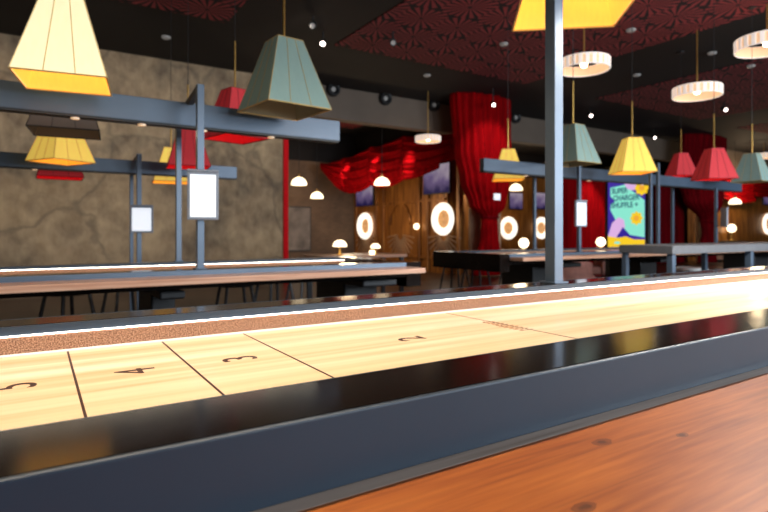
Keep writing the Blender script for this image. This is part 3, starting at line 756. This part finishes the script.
art([(.07, .86), (.46, .89), (.66, .80), (.99, .66), (.99, .16), (.5, .2), (.36, .24), (.16, .46), (.07, .54), (.08, .62), (.2, .66), (.07, .74)], 1, 1)
art(circ(.68, .93, .22), 2, 2); art(circ(.92, .83, .17, 48, .015), 3, 3); art(circ(.92, .83, .07), 6, 4)
art([(0, .17), (.12, .36), (.3, .44), (.45, .40), (.48, .3), (.3, .16), (.1, .12)], 2, 2)
art(circ(.78, .42, .15, 64, .02), 3, 2); art(circ(.78, .42, .07), 6, 3)
art([(.22, .14), (.42, .30), (.74, .12)], 5, 3)
art([(0, 0), (1, 0), (1, .13), (.72, .13), (.5, .17), (.3, .15), (0, .17)], 3, 4)
am.mi = 4
for s_, yy, xx, sz in (('SUPER', .805, .33, .135), ('CHARGER', .705, .50, .135), ('SHUFFLE +', .605, .46, .135)):
    am.text(s_, sz, Matrix(((1, 0, 0, (xx - .5) * W), (0, 0, -1, -.006), (0, 1, 0, zb + yy * H), (0, 0, 0, 1))), .0006, .86, .004)
am.mi = 4; art([(.17, .07), (.3, .06), (.36, .075), (.32, .1), (.2, .095)], 1, 5)
am.build('screen', ['a_purple', 'a_mint', 'a_pink', 'a_yellow', 'a_text', 'a_blue', 'a_orange'], vs)

# ------------------------------------------------------------------ high table, chairs, stools
ht = thing('high_table', 'long grey high table with slim steel legs at the right', 'table', (3.9, 2.226, 0)); ho = (3.9, 2.226, 0)
MB().box(3.9, 7.4, 2.226, 2.66, .80, .862).build('tabletop', 'tablegrey', ht, .004, off=ho)
for x, y, w in ((3.94, 2.26, .045), (3.94, 2.63, .04), (5.12, 2.26, .05), (5.12, 2.63, .04), (7.3, 2.26, .05), (7.3, 2.63, .05)):
    MB().box(x - w / 2, x + w / 2, y - w / 2, y + w / 2, 0, .80).build('leg', 'steel', ht, .003, off=ho)

def armchair(label, x, y, rz):
    t = thing('lounge_chair', label, 'chair', (x, y, 0), R(rz), 'low pink lounge chairs')
    MB().box(-.33, .33, -.32, .3, .12, .28).build('seat', 'pink', t, .05)
    def f(u, v):
        a = PI * (.02 + .96 * u); return (.36 * math.cos(a), .05 + .33 * math.sin(a), .15 + v * (.22 + .13 * math.sin(a)))
    m = MB(); m.grid(f, 20, 6); o = m.build('backrest', 'pink', t, smooth=True); s = o.modifiers.new('thick', 'SOLIDIFY'); s.thickness = .07
    for i in (-1, 1):
        for j in (-1, 1): MB().tube([(i * .26, j * .24, 0), (i * .24, j * .22, .13)], .016, 8).build('leg', 'black', t)
    return t
p = at(527, 270, 6.9); c0 = armchair('low pink lounge chair left of the foreground post, under the right table', p.x, 6.9, 200)
p = at(568, 270, 6.0); dup(c0, (p.x, 6.0, 0), R(160), 'low pink lounge chair just right of the foreground post')
p = at(594, 270, 7.1); dup(c0, (p.x, 7.1, 0), R(230), 'low pink lounge chair right of the post and left of the video screen base')
p = at(543, 270, 7.9); dup(c0, (p.x, 7.9, 0), R(180), 'low pink lounge chair almost hidden behind the foreground post')

def stool(label, x, y, h, g='black bar stools'):
    t = thing('bar_stool', label, 'stool', (x, y, 0), 0, g)
    MB().lathe([(.15, h - .05), (.165, h - .03), (.16, h), (.02, h + .006)], n=22).build('seat', 'black', t, smooth=True)
    for i in (-1, 1):
        for j in (-1, 1): MB().tube([(i * .17, j * .17, 0), (i * .1, j * .1, h - .05)], .013, 8).build('leg', 'darkmetal', t)
    MB().tube([(i * .145, j * .145, .2) for i, j in ((-1, -1), (1, -1), (1, 1), (-1, 1))], .009, 6, True).build('foot_ring', 'darkmetal', t)
    return t
s0 = stool('black stool under the left table, at its middle', 1.42, 4.55, .56)
for x, y, l in ((1.82, 4.7, 'black stool under the left table, nearest the red post'), (.20, 4.6, 'black stool at far left under the left table'), (.62, 4.9, 'black stool under the left table, below the small white panel'),
                (2.30, 5.1, 'black stool below the red post, beyond the left table end')): dup(s0, (x, y, 0), R(random.uniform(0, 60)), l)
for px, Y, l in ((476, 5.0, 'black stool behind the black end of the right table'), (513, 5.2, 'black stool behind the right table, beside the pink chairs'), (455, 5.4, 'black stool at the far corner of the right table end')):
    p = at(px, 270, Y); dup(s0, (p.x, Y, 0), R(20), l)
def cafe(label, px, Y, z, r):
    p = at(px, 270, Y); t = thing('cafe_table', label, 'table', (p.x, Y, 0), 0, 'low round tables')
    MB().lathe([(r, z - .025), (r, z), (.01, z + .001)], n=28).build('tabletop', 'white', t)
    MB().lathe([(.03, .02), (.03, z - .025)], n=12).build('stem', 'darkmetal', t); MB().lathe([(.18, 0), (.18, .02)], n=20).build('base', 'darkmetal', t)
    return p
cafe('low white round table below the video screen', 626, 2.05, .545, .16)
cafe('low white round table right of the video screen, below the high table', 690, 3.05, .60, .16)

# ------------------------------------------------------------------ header spots and ceiling fixtures
k = 0
for px, py, l in ((332, 90, 'round black spotlight on the grey header, leftmost'), (384, 99, 'round black spotlight on the grey header, second from left'), (432.5, 105.5, 'round black spotlight on the grey header, above the small ring lamp'), (514, 118, 'round black spotlight on the grey header, right of the tall curtain')):
    p = at(px, py, BW); t = thing('wall_spotlight', l, 'spotlight', p, 0, 'round spotlights on the grey header')
    MB().lathe([(.135, 0), (.14, .05), (.13, .11), (.10, .12), (.075, .06), (.07, .05)], n=28, axis='Y').build('housing', 'black', t, smooth=True)
    MB().lathe([(.045, .052), (.045, .075), (.02, .08)], n=18, axis='Y').build('lens', 'lens', t)
for px, py, z, l, lit in ((323, 43, 3.66, 'small red tinted spotlight left of the big ceiling pattern', 1), (590, 115, 3.66, 'tiny lit ceiling spotlight above the grey green lampshade', 1), (653.5, 137, 3.60, 'tiny lit ceiling spotlight right of the yellow lampshade rod', 1),
                          (724, 109, 3.66, 'tiny lit ceiling spotlight under the pink ring lamp', 1), (493, 104, 3.55, 'lit spotlight in front of the tall red curtain top', 1), (393, 42, 3.66, 'unlit black spotlight on the big ceiling pattern', 0), (313, 25, 3.7, 'unlit black spotlight above the red tinted one', 0)):
    p = atz(px, py, z)
    if px == 493: p = at(493, 104, 8.05)
    t = thing('ceiling_spotlight', l, 'spotlight', (p.x, p.y, CZ), 0, 'small ceiling spotlights'); dz = p.z - CZ
    MB().tube([(0, 0, 0), (0, 0, dz + .05)], .012, 8).build('stem', 'black', t)
    d = Vector((-.45, -.75, -.45)).normalized()
    MB().tube([Vector((0, 0, dz)) - d * .07, Vector((0, 0, dz)) + d * .07], .045, 14).build('barrel', 'black', t)
    MB().tube([Vector((0, 0, dz)) + d * .066, Vector((0, 0, dz)) + d * .076], .034, 14).build('lens', 'spot' if lit else 'lens', t)
for px, py, l in ((166, 38, 'flush ceiling light above the concrete wall at left'), (427, 76, 'flush ceiling light below the big ceiling pattern'), (504, 44, 'flush ceiling light left of the foreground post'), (631, 30, 'flush ceiling light right of the top yellow lampshade'),
                  (637, 75, 'flush ceiling light above the yellow lampshade'), (712, 53, 'flush ceiling light above the pink ring lamp'), (751, 66, 'flush ceiling light under the right edge ring lamp')):
    p = atz(px, py, CZ - .02); o = MB().lathe([(.05, 0), (.065, .012), (.065, .03)], n=20).build('flush_light', 'lens'); o.location = (p.x, p.y, CZ - .04 if False else CZ - .03 - (.012 if 1.5 < p.y < 7.45 else 0)); tag(o, l, 'ceiling light', 'flush ceiling lights')

# ------------------------------------------------------------------ light
def area(name, loc, rot, sx, sy, e, col):
    l = bpy.data.lights.new(name, 'AREA'); l.shape = 'RECTANGLE'; l.size = sx; l.size_y = sy; l.energy = e; l.color = col
    o = bpy.data.objects.new(name, l); COL.objects.link(o); o.location = loc; o.rotation_euler = rot; return o
def point(name, loc, e, col, r=.1):
    l = bpy.data.lights.new(name, 'POINT'); l.energy = e; l.color = col; l.shadow_soft_size = r
    o = bpy.data.objects.new(name, l); COL.objects.link(o); o.location = loc; return o
def spotl(name, loc, to, e, col, ang=40, blend=.6, r=.03):
    l = bpy.data.lights.new(name, 'SPOT'); l.energy = e; l.color = col; l.spot_size = R(ang); l.spot_blend = blend; l.shadow_soft_size = r
    o = bpy.data.objects.new(name, l); COL.objects.link(o); o.location = loc
    o.rotation_euler = (Vector(to) - Vector(loc)).to_track_quat('-Z', 'Y').to_euler(); return o
DAY = (.80, .90, 1)
for k, ((a, b), e) in enumerate(zip(wins, (0, 190, 420, 230))):
    if e: area('daylight_%d' % (k + 1), ((a + b) / 2, Y0 - .02, 2.0), (R(90), 0, R(180)) if False else (R(-90), 0, R(180)), b - a - .1, 2.5, e, DAY)
# led downlights of the foreground frame
area('table_light', (.2, .95, EYE + .93), (0, 0, 0), 1.4, .05, 27, (1, .84, .64))
area('table_light', (3.7, .95, EYE + .93), (0, 0, 0), 3.4, .05, 125, (1, .94, .87))
area('table_light_left', (-.3, 3.15, EYE + .545), (0, 0, 0), 3.6, .05, 6, (1, .88, .70))
area('table_light_right', (6.1, 3.92, EYE + .545), (0, 0, 0), 4.6, .05, 1.2, (1, .88, .70))
# added fill spots, without fixtures, to brighten the concrete wall
for x in (-1.5, .8, 3.0): spotl('wall_fill', (x, 6.6, CZ - .1), (x, 9.6, 1.7), 150, (1, .9, .76), 95, .8, .15)
# accents on the drapes
for px, py, Y, e in ((343, 158, 12.7, 60), (372, 150, 11.6, 60), (406, 142, 10.4, 75)):
    q = at(px, py, Y); spotl('swag_spot', (q.x - .40, q.y - .42, q.z + .62), (q.x, q.y, q.z - .05), e * 4.5, (1, .74, .66), 17, .8)
spotl('curtain_spot', (7.6, 7.0, 3.6), (8.1, 8.75, 2.2), 110, (1, .8, .72), 55)
spotl('curtain_spot', (12.0, 8.3, 3.3), (12.4, 9.3, 1.2), 260, (1, .72, .62), 40)
spotl('curtain_spot', (16.6, 7.0, 3.6), (17.0, 8.75, 2.0), 60, (1, .8, .72), 55)
spotl('swag_spot', (20.0, 8.7, 3.2), (20.2, 9.4, 1.9), 40, (1, .75, .65), 45)
# added warm fill points that brighten the back room and gilded walls
point('room_fill', (6.3, 11.5, 1.5), 48, (1, .74, .45), .2)
point('room_fill', (13.0, 12.4, 2.4), 75, (1, .74, .45), .2)
point('room_fill', (20.5, 8.8, 2.4), 90, (1, .74, .45), .2)
point('room_fill', (5.0, 12.6, 2.0), 26, (1, .80, .55), .2)
w = bpy.data.worlds.new('world'); SC.world = w; w.use_nodes = True
w.node_tree.nodes['Background'].inputs[0].default_value = (.5, .6, .75, 1); w.node_tree.nodes['Background'].inputs[1].default_value = .6

SC.view_settings.view_transform = 'Standard'; SC.view_settings.look = 'None'; SC.view_settings.gamma = 1; SC.view_settings.exposure = 0
SC.view_settings.use_curve_mapping = False
